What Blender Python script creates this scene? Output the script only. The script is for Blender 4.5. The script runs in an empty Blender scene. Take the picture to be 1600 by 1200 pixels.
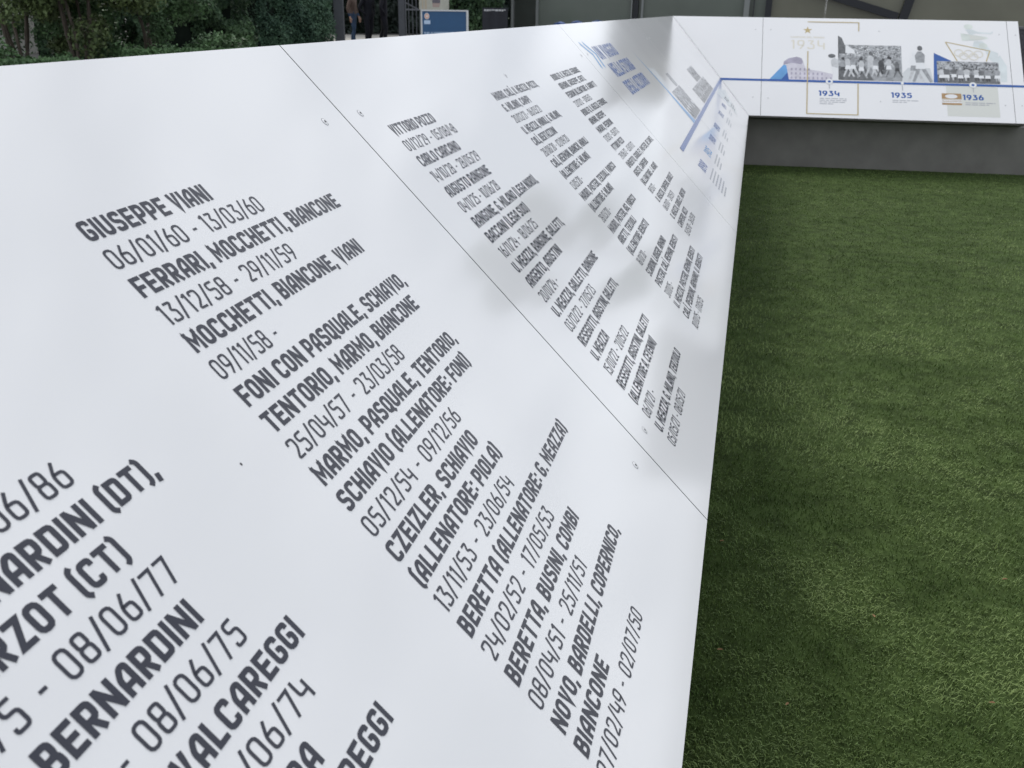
import bpy, bmesh, math, random
import numpy as np
from mathutils import Vector, Matrix, Euler
R_ = math.radians
random.seed(7); rng = np.random.default_rng(7)
sc = bpy.context.scene
col = sc.collection

# ------------------------------------------------------------------ camera
S = 2.4
CAM = Vector((-0.00167, -8.66704, 0.85206))
ROT = Euler((1.187739, -0.0135723, 0.240149), 'XYZ')
FPX = 1466.242                      # focal length in pixels of a 1600 wide frame
cd = bpy.data.cameras.new('camera'); cam = bpy.data.objects.new('camera', cd); col.objects.link(cam)
cam.location = CAM; cam.rotation_euler = ROT
cd.sensor_fit = 'HORIZONTAL'; cd.sensor_width = 36; cd.lens = FPX / 1600 * 36
cd.clip_start = 0.02; cd.clip_end = 2000
cd.dof.use_dof = True; cd.dof.focus_distance = 1.7; cd.dof.aperture_fstop = 13.0
sc.camera = cam
RM = ROT.to_matrix()

def ray(px, py):
    return RM @ Vector(((px - 800) / FPX, (600 - py) / FPX, -1))
GZ = -0.45                          # level of the lawn
def ground(px, py, z=GZ):
    d = ray(px, py); t = (z - CAM.z) / d.z
    return CAM + d * t
def at(px, D, py=10):               # point at horizontal distance D in the direction of a pixel column, on the ground
    d = ray(px, py); k = math.hypot(d.x, d.y)
    p = CAM + d * (D / k); return Vector((p.x, p.y, GZ))

# ------------------------------------------------------------------ world, sun, exposure
SUN_EL, SUN_AZ = R_(46), R_(-47)     # azimuth from +y towards +x
w = bpy.data.worlds.new('World'); sc.world = w; w.use_nodes = True
nt = w.node_tree; nt.nodes.clear()
out = nt.nodes.new('ShaderNodeOutputWorld'); bg = nt.nodes.new('ShaderNodeBackground')
sky = nt.nodes.new('ShaderNodeTexSky'); sky.sky_type = 'NISHITA'; sky.sun_disc = False
sky.sun_elevation = SUN_EL; sky.sun_rotation = SUN_AZ
tc = nt.nodes.new('ShaderNodeTexCoord')
mp = nt.nodes.new('ShaderNodeMapping'); mp.inputs['Scale'].default_value = (1, 1, 2.0); mp.inputs['Location'].default_value = (2.149, 17.0386, -19.9177)
no = nt.nodes.new('ShaderNodeTexNoise'); no.inputs['Scale'].default_value = 4.5; no.inputs['Detail'].default_value = 3
no.inputs['Roughness'].default_value = 0.55
cr = nt.nodes.new('ShaderNodeValToRGB')
cr.color_ramp.elements[0].position = 0.40; cr.color_ramp.elements[0].color = (5.7, 6.0, 6.6, 1)
cr.color_ramp.elements[1].position = 0.62; cr.color_ramp.elements[1].color = (10.6, 10.9, 11.5, 1)
mix = nt.nodes.new('ShaderNodeMixRGB'); mix.inputs['Fac'].default_value = 0.9
nt.links.new(tc.outputs['Generated'], mp.inputs['Vector']); nt.links.new(mp.outputs['Vector'], no.inputs['Vector'])
nt.links.new(no.outputs['Fac'], cr.inputs['Fac'])
nt.links.new(sky.outputs['Color'], mix.inputs['Color1']); nt.links.new(cr.outputs['Color'], mix.inputs['Color2'])
nt.links.new(mix.outputs['Color'], bg.inputs['Color']); bg.inputs['Strength'].default_value = 0.076
nt.links.new(bg.outputs['Background'], out.inputs['Surface'])
sd = bpy.data.lights.new('sun', 'SUN'); so = bpy.data.objects.new('sun', sd); col.objects.link(so)
sd.energy = 1.4; sd.angle = R_(30); sd.color = (1, 0.96, 0.9)
sdir = Vector((math.sin(SUN_AZ) * math.cos(SUN_EL), math.cos(SUN_AZ) * math.cos(SUN_EL), math.sin(SUN_EL)))
so.rotation_euler = sdir.to_track_quat('Z', 'Y').to_euler()
sc.view_settings.view_transform = 'Standard'; sc.view_settings.look = 'None'
sc.view_settings.exposure = 0.75; sc.view_settings.gamma = 1

# ------------------------------------------------------------------ materials
def mat(name, rgb, rough=0.6, spec=0.5, var=0.0, scale=20.0, bump=0.0, metal=0.0, coat=0.0, stretch=(1, 1, 1), rvar=0.0):
    m = bpy.data.materials.new(name); m.use_nodes = True
    n = m.node_tree; b = n.nodes['Principled BSDF']
    b.inputs['Roughness'].default_value = rough; b.inputs['Metallic'].default_value = metal
    b.inputs['Specular IOR Level'].default_value = spec; b.inputs['Coat Weight'].default_value = coat
    b.inputs['Coat Roughness'].default_value = 0.08
    b.inputs['Base Color'].default_value = (*rgb, 1)
    if var or bump or rvar:
        t = n.nodes.new('ShaderNodeTexCoord'); mpn = n.nodes.new('ShaderNodeMapping'); mpn.inputs['Scale'].default_value = stretch
        ns = n.nodes.new('ShaderNodeTexNoise'); ns.inputs['Scale'].default_value = scale; ns.inputs['Detail'].default_value = 6
        n.links.new(t.outputs['Object'], mpn.inputs['Vector']); n.links.new(mpn.outputs['Vector'], ns.inputs['Vector'])
        if var:
            r = n.nodes.new('ShaderNodeValToRGB')
            r.color_ramp.elements[0].position = 0.3; r.color_ramp.elements[1].position = 0.7
            r.color_ramp.elements[0].color = (*[c * (1 - var) for c in rgb], 1)
            r.color_ramp.elements[1].color = (*[min(1, c * (1 + var)) for c in rgb], 1)
            n.links.new(ns.outputs['Fac'], r.inputs['Fac']); n.links.new(r.outputs['Color'], b.inputs['Base Color'])
        if rvar:
            mr = n.nodes.new('ShaderNodeMapRange')
            mr.inputs['To Min'].default_value = rough - rvar; mr.inputs['To Max'].default_value = rough + rvar
            n.links.new(ns.outputs['Fac'], mr.inputs['Value']); n.links.new(mr.outputs['Result'], b.inputs['Roughness'])
        if bump:
            bp = n.nodes.new('ShaderNodeBump'); bp.inputs['Strength'].default_value = bump; bp.inputs['Distance'].default_value = 0.01
            n.links.new(ns.outputs['Fac'], bp.inputs['Height']); n.links.new(bp.outputs['Normal'], b.inputs['Normal'])
    return m

M = {}
M['panel'] = mat('white_composite', (0.735, 0.735, 0.74), 0.095, 0.85, var=0.012, scale=1.6, rvar=0.02, bump=0.03)
M['core'] = mat('board_core', (0.05, 0.052, 0.055), .7, .3)
M['ink'] = mat('slate_ink', (0.034, 0.036, 0.050), 0.22, 0.4)
M['blue'] = mat('blue_ink', (0.032, 0.10, 0.33), 0.2, 0.45)
M['sky_ink'] = mat('light_blue_ink', (0.13, 0.33, 0.62), 0.2, 0.45, var=0.2, scale=6)
M['pale_blue'] = mat('pale_blue_ink', (0.42, 0.55, 0.72), 0.2, 0.45)
M['gold'] = mat('gold_ink', (0.47, 0.38, 0.20), 0.2, 0.45)
M['pale_gold'] = mat('pale_gold_ink', (0.66, 0.63, 0.54), 0.2, 0.45)
M['fine'] = mat('grey_ink', (0.38, 0.39, 0.42), 0.2, 0.45)
M['wash'] = mat('beige_wash', (0.60, 0.61, 0.57), 0.2, 0.45)
M['greywash'] = mat('grey_wash', (0.56, 0.58, 0.59), 0.2, 0.45, var=0.05, scale=8)
M['greenwash'] = mat('green_wash', (0.58, 0.62, 0.58), 0.2, 0.45, var=0.12, scale=9)
M['bluewash'] = mat('blue_wash', (0.60, 0.645, 0.65), 0.2, 0.45, var=0.10, scale=9)
M['lilac'] = mat('lilac_wash', (0.56, 0.54, 0.60), 0.2, 0.45, var=0.12, scale=14)
M['lilacdark'] = mat('lilac_ink', (0.36, 0.34, 0.42), 0.2, 0.45, var=0.15, scale=14)
M['g1'] = mat('print_black', (0.05, 0.052, 0.055), 0.2, 0.45, var=0.4, scale=30)
M['g2'] = mat('print_dark_grey', (0.13, 0.135, 0.14), 0.2, 0.45, var=0.3, scale=30)
M['g3'] = mat('print_mid_grey', (0.29, 0.30, 0.31), 0.2, 0.45, var=0.25, scale=30)
M['g4'] = mat('print_light_grey', (0.48, 0.49, 0.50), 0.2, 0.45, var=0.15, scale=30)
M['g5'] = mat('print_white', (0.70, 0.71, 0.72), 0.2, 0.45)
M['brown'] = mat('ochre_print', (0.36, 0.23, 0.11), 0.2, 0.45, var=0.15, scale=20)
M['body'] = mat('anthracite_paint', (0.150, 0.147, 0.134), 0.6, 0.4, var=0.12, scale=6, bump=0.05)
M['screw'] = mat('steel_screw', (0.45, 0.46, 0.48), 0.35, 0.5, metal=1.0)
M['screw_shadow'] = mat('screw_shadow_grey', (0.16, 0.165, 0.175), .5, .4)  # dark grey standing in for the shadow round a screw head
M['recess'] = mat('screw_recess', (0.03, 0.03, 0.035), 0.6, 0.3)
M['crowd'] = mat('crowd_print', (0.30, 0.31, 0.32), 0.2, 0.45, var=0.7, scale=26, stretch=(1, 1, 1.5))

# ------------------------------------------------------------------ mesh helpers
class MB:
    def __init__(s): s.v = []; s.f = []; s.mi = []; s.mats = []
    def slot(s, m):
        if m not in s.mats: s.mats.append(m)
        return s.mats.index(m)
    def face(s, pts, m):
        i = len(s.v); s.v += [tuple(p) for p in pts]; s.f.append(tuple(range(i, i + len(pts)))); s.mi.append(s.slot(m))
    def box(s, c, d, m, rot=None):
        c = Vector(c); h = Vector(d) / 2
        P = [Vector((x * h.x, y * h.y, z * h.z)) for z in (-1, 1) for y in (-1, 1) for x in (-1, 1)]
        if rot: P = [rot @ p for p in P]
        P = [p + c for p in P]; i = len(s.v); s.v += [tuple(p) for p in P]
        for q in ((0, 2, 3, 1), (4, 5, 7, 6), (0, 1, 5, 4), (2, 6, 7, 3), (0, 4, 6, 2), (1, 3, 7, 5)):
            s.f.append(tuple(i + k for k in q)); s.mi.append(s.slot(m))
    def prism(s, A, B, m):          # two matching loops
        n = len(A); i = len(s.v); s.v += [tuple(p) for p in A] + [tuple(p) for p in B]; k = s.slot(m)
        s.f.append(tuple(range(i + n - 1, i - 1, -1))); s.f.append(tuple(range(i + n, i + 2 * n))); s.mi += [k, k]
        for j in range(n):
            a, b = i + j, i + (j + 1) % n; s.f.append((a, b, b + n, a + n)); s.mi.append(k)
    def tube(s, P, rad, m, n=8):
        P = [Vector(p) for p in P]; rings = []
        if not hasattr(rad, '__len__'): rad = [rad] * len(P)
        for j, p in enumerate(P):
            t = (P[min(j + 1, len(P) - 1)] - P[max(j - 1, 0)]).normalized()
            a = t.orthogonal().normalized() if j == 0 else (prev - t * prev.dot(t)).normalized()
            prev = a; b = t.cross(a); i = len(s.v)
            s.v += [tuple(p + (a * math.cos(q) + b * math.sin(q)) * rad[j]) for q in [2 * math.pi * k / n for k in range(n)]]
            rings.append(i)
        k = s.slot(m)
        for a, b in zip(rings, rings[1:]):
            for j in range(n):
                s.f.append((a + j, a + (j + 1) % n, b + (j + 1) % n, b + j)); s.mi.append(k)
        s.f.append(tuple(range(rings[0] + n - 1, rings[0] - 1, -1))); s.f.append(tuple(range(rings[-1], rings[-1] + n))); s.mi += [k, k]
    def build(s, name, parent=None, smooth=False, bevel=0):
        me = bpy.data.meshes.new(name); me.from_pydata(s.v, [], s.f)
        for m in s.mats: me.materials.append(m)
        me.polygons.foreach_set('material_index', s.mi)
        if smooth: me.polygons.foreach_set('use_smooth', [True] * len(s.f))
        me.update()
        o = bpy.data.objects.new(name, me); col.objects.link(o)
        if bevel:
            b = o.modifiers.new('bevel', 'BEVEL'); b.width = bevel; b.segments = 2; b.limit_method = 'ANGLE'
        if parent: o.parent = parent
        return o
def tag(o, label=None, cat=None, group=None, kind=None):
    if label: o['label'] = label
    if cat: o['category'] = cat
    if group: o['group'] = group
    if kind: o['kind'] = kind
    return o
def empty(name, label, cat, group=None, loc=(0, 0, 0)):
    o = bpy.data.objects.new(name, None); col.objects.link(o); o.location = loc; o.empty_display_size = 0.1
    return tag(o, label, cat, group)

# ------------------------------------------------------------------ the two wings of the stand: frames of reference
W_, H_ = 0.76997, 0.78613; SL = math.hypot(W_, H_); PH = 0.0785605
class Frame:
    def __init__(s, ex, ev, en): s.ex, s.ev, s.en = Vector(ex), Vector(ev), Vector(en)
    def p(s, u, v, k=0.0): return s.ex * u + s.ev * v + s.en * k
FL = Frame((0, 1, 0), (-W_ / SL, 0, H_ / SL), (H_ / SL, 0, W_ / SL))
_ex = Vector((math.cos(PH), math.sin(PH), 0)); _ey = Vector((-math.sin(PH), math.cos(PH), 0))
_ev = (_ey * W_ + Vector((0, 0, H_))) / SL
FF = Frame(_ex, _ev, _ex.cross(_ev))
MIT = 0.712                          # how far the mitre runs along each wing at the upper edge
T = 0.004                            # board thickness (printed face at k = 0)
LEND, FEND = -11.9, 2.275

def board(mb, F, poly, m):
    A = [F.p(u, v, -T) for u, v in poly]; B = [F.p(u, v, -.0004) for u, v in poly]; C = [F.p(u, v, 0) for u, v in poly]; n = len(poly)
    mb.face(A[::-1], m); mb.face(C, m)
    for i in range(n):
        j = (i + 1) % n; mb.face([A[i], A[j], B[j], B[i]], M['core']); mb.face([B[i], B[j], C[j], C[i]], m)
def flat(mb, F, pts, k, m):
    mb.face([F.p(u, v, k) for u, v in pts], m)
def rect(mb, F, u0, v0, u1, v1, k, m): flat(mb, F, [(u0, v0), (u1, v0), (u1, v1), (u0, v1)], k, m)
def line(mb, F, a, b, th, k, m):
    a, b = Vector((*a, 0)), Vector((*b, 0)); d = (b - a).normalized(); n = Vector((-d.y, d.x, 0)) * th / 2
    flat(mb, F, [(q.x, q.y) for q in (a - n, b - n, b + n, a + n)], k, m)
def ellipse(mb, F, u, v, a, b, k, m, n=20, rot=0):
    flat(mb, F, [(u + a * math.cos(t) * math.cos(rot) - b * math.sin(t) * math.sin(rot), v + a * math.cos(t) * math.sin(rot) + b * math.sin(t) * math.cos(rot))
                 for t in [2 * math.pi * i / n for i in range(n)]], k, m)
def ring(mb, F, u, v, r0, r1, k, m, n=24):
    for i in range(n):
        a, b = 2 * math.pi * i / n, 2 * math.pi * (i + 1) / n
        flat(mb, F, [(u + r0 * math.cos(a), v + r0 * math.sin(a)), (u + r1 * math.cos(a), v + r1 * math.sin(a)),
                     (u + r1 * math.cos(b), v + r1 * math.sin(b)), (u + r0 * math.cos(b), v + r0 * math.sin(b))], k, m)

# ------------------------------------------------------------------ stroke lettering
def fillet(pts, rad, closed):
    n = len(pts); o = []
    for i, p in enumerate(pts):
        if not closed and i in (0, n - 1): o.append(p); continue
        a, b = pts[i - 1], pts[(i + 1) % n]
        da = (a[0] - p[0], a[1] - p[1]); db = (b[0] - p[0], b[1] - p[1])
        la, lb = math.hypot(*da), math.hypot(*db); r = min(rad, la * .48, lb * .48)
        if r < 1e-4: o.append(p); continue
        q0 = (p[0] + da[0] / la * r, p[1] + da[1] / la * r); q1 = (p[0] + db[0] / lb * r, p[1] + db[1] / lb * r)
        for t in (0, .33, .67, 1):
            o.append(((1 - t) ** 2 * q0[0] + 2 * t * (1 - t) * p[0] + t * t * q1[0], (1 - t) ** 2 * q0[1] + 2 * t * (1 - t) * p[1] + t * t * q1[1]))
    return o
def stroke_quads(pts, th, closed):
    n = len(pts); L = []; Rr = []
    for i in range(n):
        ds = []
        if closed or i > 0:
            a = pts[i - 1]; d = (pts[i][0] - a[0], pts[i][1] - a[1]); l = math.hypot(*d) or 1; ds.append((d[0] / l, d[1] / l))
        if closed or i < n - 1:
            b = pts[(i + 1) % n]; d = (b[0] - pts[i][0], b[1] - pts[i][1]); l = math.hypot(*d) or 1; ds.append((d[0] / l, d[1] / l))
        nx = [(-d[1], d[0]) for d in ds]
        if len(nx) == 2:
            mx = (nx[0][0] + nx[1][0], nx[0][1] + nx[1][1]); l = math.hypot(*mx) or 1; mx = (mx[0] / l, mx[1] / l)
            k = 1 / max(.42, mx[0] * nx[0][0] + mx[1] * nx[0][1])
        else: mx = nx[0]; k = 1
        L.append((pts[i][0] + mx[0] * k * th / 2, pts[i][1] + mx[1] * k * th / 2)); Rr.append((pts[i][0] - mx[0] * k * th / 2, pts[i][1] - mx[1] * k * th / 2))
    return [(Rr[i], Rr[(i + 1) % n], L[(i + 1) % n], L[i]) for i in range(n if closed else n - 1)]

def glyph(ch, t, bold):
    """strokes as (points, corner radius, closed) on a cap height of one; and the width"""
    w = .60 if bold else .52
    if ch.isdigit() and bold: w = .58
    h = t / 2; l, b, T1 = h, h, 1 - h; r = w - h; m = w / 2; c = .17 if bold else .15; H = .5
    G = {
     'A': ([([(l, 0), (l, T1 - .30), (l + .20, T1), (r, T1), (r, 0)], .10, 0), ([(l, .34), (r, .34)], 0, 0)], w),
     'B': ([([(l + .1, T1), (r - .03, T1), (r - .03, H), (l + .05, H)], c, 0), ([(l + .1, H), (r, H), (r, b), (l + .1, b)], c, 0), ([(l, 0), (l, 1)], 0, 0), ([(l, T1), (l + .11, T1)], 0, 0), ([(l, b), (l + .11, b)], 0, 0)], w),
     'C': ([([(r, .70), (r, T1), (l, T1), (l, b), (r, b), (r, .30)], c, 0)], w),
     'D': ([([(l + .14, T1), (r, T1), (r, b), (l + .14, b)], c + .05, 0), ([(l, 0), (l, 1)], 0, 0), ([(l, T1), (l + .15, T1)], 0, 0), ([(l, b), (l + .15, b)], 0, 0)], w),
     'E': ([([(w - .03, T1), (l, T1), (l, b), (w - .03, b)], 0, 0), ([(l, H), (w - .08, H)], 0, 0)], w - .03),
     'F': ([([(w - .03, T1), (l, T1), (l, 0)], 0, 0), ([(l, H - .03), (w - .08, H - .03)], 0, 0)], w - .05),
     'G': ([([(r, .72), (r, T1), (l, T1), (l, b), (r, b), (r, .47), (m, .47)], c, 0)], w),
     'H': ([([(l, 0), (l, 1)], 0, 0), ([(r, 0), (r, 1)], 0, 0), ([(l, H), (r, H)], 0, 0)], w),
     'I': ([([(l, 0), (l, 1)], 0, 0)], t),
     'J': ([([(r, 1), (r, b), (l, b), (l, .3)], c, 0)], w),
     'K': ([([(l, 0), (l, 1)], 0, 0), ([(r, 1), (l + .06, .5), (r, 0)], 0, 0)], w),
     'L': ([([(l, 1), (l, b), (w - .06, b)], 0, 0)], w - .06),
     'M': ([([(l, 0), (l, 1 - .12), (w * .62, .36), (w * 1.24 - h, 1 - .12), (w * 1.24 - h, 0)], 0, 0), ([(l, .8), (l, 1)], 0, 0), ([(w * 1.24 - h, .8), (w * 1.24 - h, 1)], 0, 0)], w * 1.24),
     'N': ([([(l, 0), (l, 1)], 0, 0), ([(l + .02, .90), (r + .04, .10)], 0, 0), ([(r + .06, 0), (r + .06, 1)], 0, 0)], w + .06),
     'O': ([([(l, T1), (l, b), (r, b), (r, T1)], c + .03, 1)], w),
     'P': ([([(l + .1, T1), (r, T1), (r, .40), (l, .40)], c, 0), ([(l, 0), (l, 1)], 0, 0), ([(l, T1), (l + .11, T1)], 0, 0)], w),
     'Q': ([([(l, T1), (l, b), (r, b), (r, T1)], c + .03, 1), ([(m, .25), (w, -.06)], 0, 0)], w),
     'R': ([([(l + .1, T1), (r, T1), (r, .44), (l, .44)], c, 0), ([(m - .02, .44), (r, 0)], 0, 0), ([(l, 0), (l, 1)], 0, 0), ([(l, T1), (l + .11, T1)], 0, 0)], w),
     'S': ([([(r, .74), (r, T1), (l, T1), (l, H + .02), (r, H - .02), (r, b), (l, b), (l, .26)], c, 0)], w),
     'T': ([([(0, T1), (w, T1)], 0, 0), ([(m, 1 - t), (m, 0)], 0, 0)], w),
     'U': ([([(l, 1), (l, b), (r, b), (r, 1)], c + .03, 0)], w),
     'V': ([([(l, 1), (l + .03, .82), (m, .03), (r - .03, .82), (r, 1)], 0, 0)], w),
     'Y': ([([(l, 1), (m, .48), (r, 1)], 0, 0), ([(m, .48), (m, 0)], 0, 0)], w),
     'Z': ([([(.02, T1), (r, T1), (l + .02, b), (w, b)], 0, 0)], w),
     '0': ([([(l, T1), (l, b), (r, b), (r, T1)], c + .05, 1)], w),
     '1': ([([(0.02, .84), (.12 + h, .97)], 0, 0), ([(.12 + h, 1), (.12 + h, 0)], 0, 0)], .12 + t),
     '2': ([([(l, .74), (l, T1), (r, T1), (r, .52), (l + .01, b), (w, b)], c, 0)], w),
     '3': ([([(l, T1), (r - .02, T1), (m - .05, .58), (r, .52), (r, b), (l, b), (l, .22)], c * .8, 0)], w),
     '4': ([([(l, 1), (l, .36), (r, .36)], c, 0), ([(r, .72), (r, 0)], 0, 0)], w),
     '5': ([([(w - .04, T1), (l, T1), (l, .58), (r, .58), (r, b), (l, b), (l, .22)], c * .9, 0)], w),
     '6': ([([(m + .06, 1), (l, .55), (l, b), (r, b), (r, .58), (l + .03, .58)], c, 0)], w),
     '7': ([([(0, T1), (r, T1), (m - .08, 0)], 0, 0)], w),
     '8': ([([(l + .02, T1), (l + .02, H + .02), (r - .02, H + .02), (r - .02, T1)], c * .8, 1), ([(l, H + .02), (l, b), (r, b), (r, H + .02)], c * .9, 1)], w),
     '9': ([([(m - .06, 0), (r, .45), (r, T1), (l, T1), (l, .42), (r - .03, .42)], c, 0)], w),
     '/': ([([(.02, -.06), (.36, 1.06)], 0, 0)], .38),
     '-': ([([(.02, .45), (.28, .45)], 0, 0)], .30),
     '.': ([([(h, 0), (h, t * 1.05)], 0, 0)], t), ',': ([([(h + .02, t), (h - .05, -.14)], 0, 0)], t),
     ':': ([([(h, .12), (h, .12 + t)], 0, 0), ([(h, .58), (h, .58 + t)], 0, 0)], t),
     '(': ([([(.26, 1.06), (l, .94), (l, .06), (.26, -.06)], .1, 0)], .27),
     ')': ([([(.01, 1.06), (.27 - h, .94), (.27 - h, .06), (.01, -.06)], .1, 0)], .27),
     '\u00cc': ([([(l, 0), (l, 1)], 0, 0), ([(l - .08, 1.26), (l + .06, 1.10)], 0, 0)], t),
    }
    return G[ch]
def text_layout(s, bold, gap, sp):
    t = .195 if bold else .118; x = 0; o = []
    for i, ch in enumerate(s):
        if ch == ' ': x += sp; continue
        g, w = glyph(ch, t, bold); o.append((x, g, t)); x += w + gap
        nx = s[i + 1] if i + 1 < len(s) else ''
        if ch == '/' or nx == '/': x -= .02
    return o, x - gap
def write(mb, F, s, u, v, cap, m, bold=True, end=None, k=0.0004, gap=None, sx=1.0):
    gap = (.115 if bold else .15) if gap is None else gap
    lay, wd = text_layout(s, bold, gap, .30 if bold else .40)
    kx = cap * sx * 1.04 if end is None else (end - u) / wd
    for x, g, t in lay:
        for j, (pts, rad, cl) in enumerate(g):
            P = fillet(pts, rad, cl) if rad else pts
            for q in stroke_quads(P, t, cl):
                flat(mb, F, [(u + (x + a) * kx, v + b * cap) for a, b in q], k + j * .00004, m)

# ------------------------------------------------------------------ near wing
wing = empty('display_stand', 'long white sloping display stand covered in names and dates, nearest the camera', 'display stand')
mb = MB(); kb = -T - .0015
def body_section(F, u_lo, u_hi, out_dir, plinth_back=0.20):
    # lower lip, plinth foot, back foot, upper edge
    pts = []
    for d, z, dv in ((0.006, -0.012, 0), (plinth_back, -0.045, 0), (plinth_back, GZ - .05, 0), (W_ + .02, GZ - .05, 1), (W_ + .006, H_ - .012, 1)):
        u = u_lo if dv == 0 else u_hi
        pts.append(F.ex * u + out_dir * d + Vector((0, 0, z)))
    return pts
outL, outF = Vector((-1, 0, 0)), _ey
def sec(F, out_dir, u_of_d):
    P = [(0.006, -0.014), (0.20, -0.050), (0.20, GZ - .03), (W_ + .02, GZ - .03), (W_ + .02, H_ - .03), (W_ - .002, H_ - .0085)]
    return [F.ex * u_of_d(d) + out_dir * d + Vector((0, 0, z)) for d, z in P]
mb.prism(sec(FL, outL, lambda d: LEND), sec(FL, outL, lambda d: d / W_ * MIT - .002), M['body'])
mb.build('plinth', wing)
BL = [-9.523, -7.1495, -4.7525, -2.372]   # seams
g = .0017
def screw(F, u, v, parent):
    m2 = MB(); n = 14
    ringo = [(u + .0066 * math.cos(2 * math.pi * i / n), v + .0066 * math.sin(2 * math.pi * i / n)) for i in range(n)]
    ringi = [(u + .0046 * math.cos(2 * math.pi * i / n), v + .0046 * math.sin(2 * math.pi * i / n)) for i in range(n)]
    for i in range(n):
        j = (i + 1) % n; qo = [((a - u) * 1.13 + u, (b - v) * 1.13 + v) for a, b in (ringo[i], ringo[j])]; m2.face([F.p(*ringo[i], .0002), F.p(*qo[0], .0002), F.p(*qo[1], .0002), F.p(*ringo[j], .0002)], M['screw_shadow'])  # flat countersink ring, its dark colour paints the shadow round the head
    A = [F.p(a, b, 0.0003) for a, b in ringo]; B = [F.p(a, b, 0.0011) for a, b in ringi]
    m2.prism(A, B, M['panel'] if True else M['screw'])
    rr = [(u + .0026 * math.cos(2 * math.pi * i / 6), v + .0026 * math.sin(2 * math.pi * i / 6)) for i in range(6)]
    m2.face([F.p(a, b, 0.0013) for a, b in rr], M['recess'])
    return m2.build('screw', parent)
def panel(F, poly, parent, screws=()):
    m1 = MB(); board(m1, F, poly, M['panel']); o = m1.build('panel', parent)
    for u, v in screws: screw(F, u, v, o)
    return o
pA0 = panel(FL, [(LEND, 0), (BL[0] - g, 0), (BL[0] - g, SL), (LEND, SL)], wing, [(BL[0] - .077, .944), (BL[0] - .077, .184)])
pA = panel(FL, [(BL[0] + g, 0), (BL[1] - g, 0), (BL[1] - g, SL), (BL[0] + g, SL)], wing,
           [(-7.227, .945), (-7.228, .183), (BL[0] + .07, .945), (BL[0] + .07, .183)])
pB = panel(FL, [(BL[1] + g, 0), (BL[2] - g, 0), (BL[2] - g, SL), (BL[1] + g, SL)], wing,
           [(-7.081, .944), (-7.082, .184), (-6.04, .944), (-4.822, .945), (-4.822, .177)])
pC = panel(FL, [(BL[2] + g, 0), (BL[3] - g * .6, 0), (BL[3] - g * .6, SL), (BL[2] + g, SL)], wing,
           [(-4.681, .944), (-4.672, .177), (-2.44, .944), (-2.44, .18)])
pD = panel(FL, [(BL[3] + g * .6, 0), (-.0015, 0), (MIT - .0015, SL), (BL[3] + g * .6, SL)], wing, [(-2.302, .944), (-2.302, .18), (-.08, .19)])

m1 = MB(); ellipse(m1, FL, -7.952, .623, .0013, .0017, .0003, M['recess'], 9); m1.build('drill_hole', pA)
ROW = lambda i: 0.8825 - 0.03705 * i
CAPH = .0246
def column(parent, u, rows, ends={}):
    for i, s in rows.items():
        bold = not s[0].isdigit(); m1 = MB()
        write(m1, FL, s, u, ROW(i), CAPH, M['ink'], bold, ends.get(i))
        m1.build('lettering' if bold else 'date_lettering', parent)
def words(name, parent, F, *a, **kw):
    m1 = MB(); write(m1, F, *a, **kw); return m1.build(name, parent)
def seq(L, i0=0): return {i0 + i: s for i, s in enumerate(L) if s}
column(pA, -8.405, seq(["ENZO BEARZOT", "27/09/77 - 18/06/86", "FULVIO BERNARDINI (DT),", "ENZO BEARZOT (CT)", "27/09/75 - 08/06/77",
    "FULVIO BERNARDINI", "28/09/74 - 08/06/75", "FERRUCCIO VALCAREGGI", "17/06/67 - 23/06/74", "HELENIO HERRERA", "FERRUCCIO VALCAREGGI", "13/11/66 - 27/03/67"], 4),
    {5: -8.108, 6: -8.037, 7: -8.122, 8: -8.100, 9: -8.115, 10: -8.096, 11: -8.048, 12: -8.087, 13: -8.130, 14: -8.044})
column(pA, -7.8825, seq(["GIUSEPPE VIANI", "06/01/60 - 13/03/60", "FERRARI, MOCCHETTI, BIANCONE", "13/12/58 - 29/11/59", "MOCCHETTI, BIANCONE, VIANI",
    "09/11/58 -", "FONI CON PASQUALE, SCHIAVIO,", "TENTORIO, MARMO, BIANCONE", "25/04/57 - 23/03/58", "MARMO, PASQUALE, TENTORIO,",
    "SCHIAVIO (ALLENATORE: FONI)", "05/12/54 - 09/12/56", "CZEIZLER, SCHIAVIO", "(ALLENATORE: PIOLA)", "13/11/53 - 23/06/54",
    "BERETTA (ALLENATORE: G. MEAZZA)", "24/02/52 - 17/05/53", "BERETTA, BUSINI, COMBI", "08/04/51 - 25/11/51", "NOVO, BARDELLI, COPERNICO,",
    "BIANCONE", "27/02/49 - 02/07/50"]), {0: -7.651, 1: -7.573, 2: -7.396, 3: -7.594, 4: -7.44, 6: -7.410, 7: -7.431, 8: -7.567, 9: -7.415, 10: -7.433, 11: -7.569, 12: -7.577, 13: -7.553, 14: -7.587, 15: -7.338, 16: -7.565, 17: -7.514, 18: -7.595, 19: -7.446, 20: -7.724, 21: -7.575})
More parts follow.
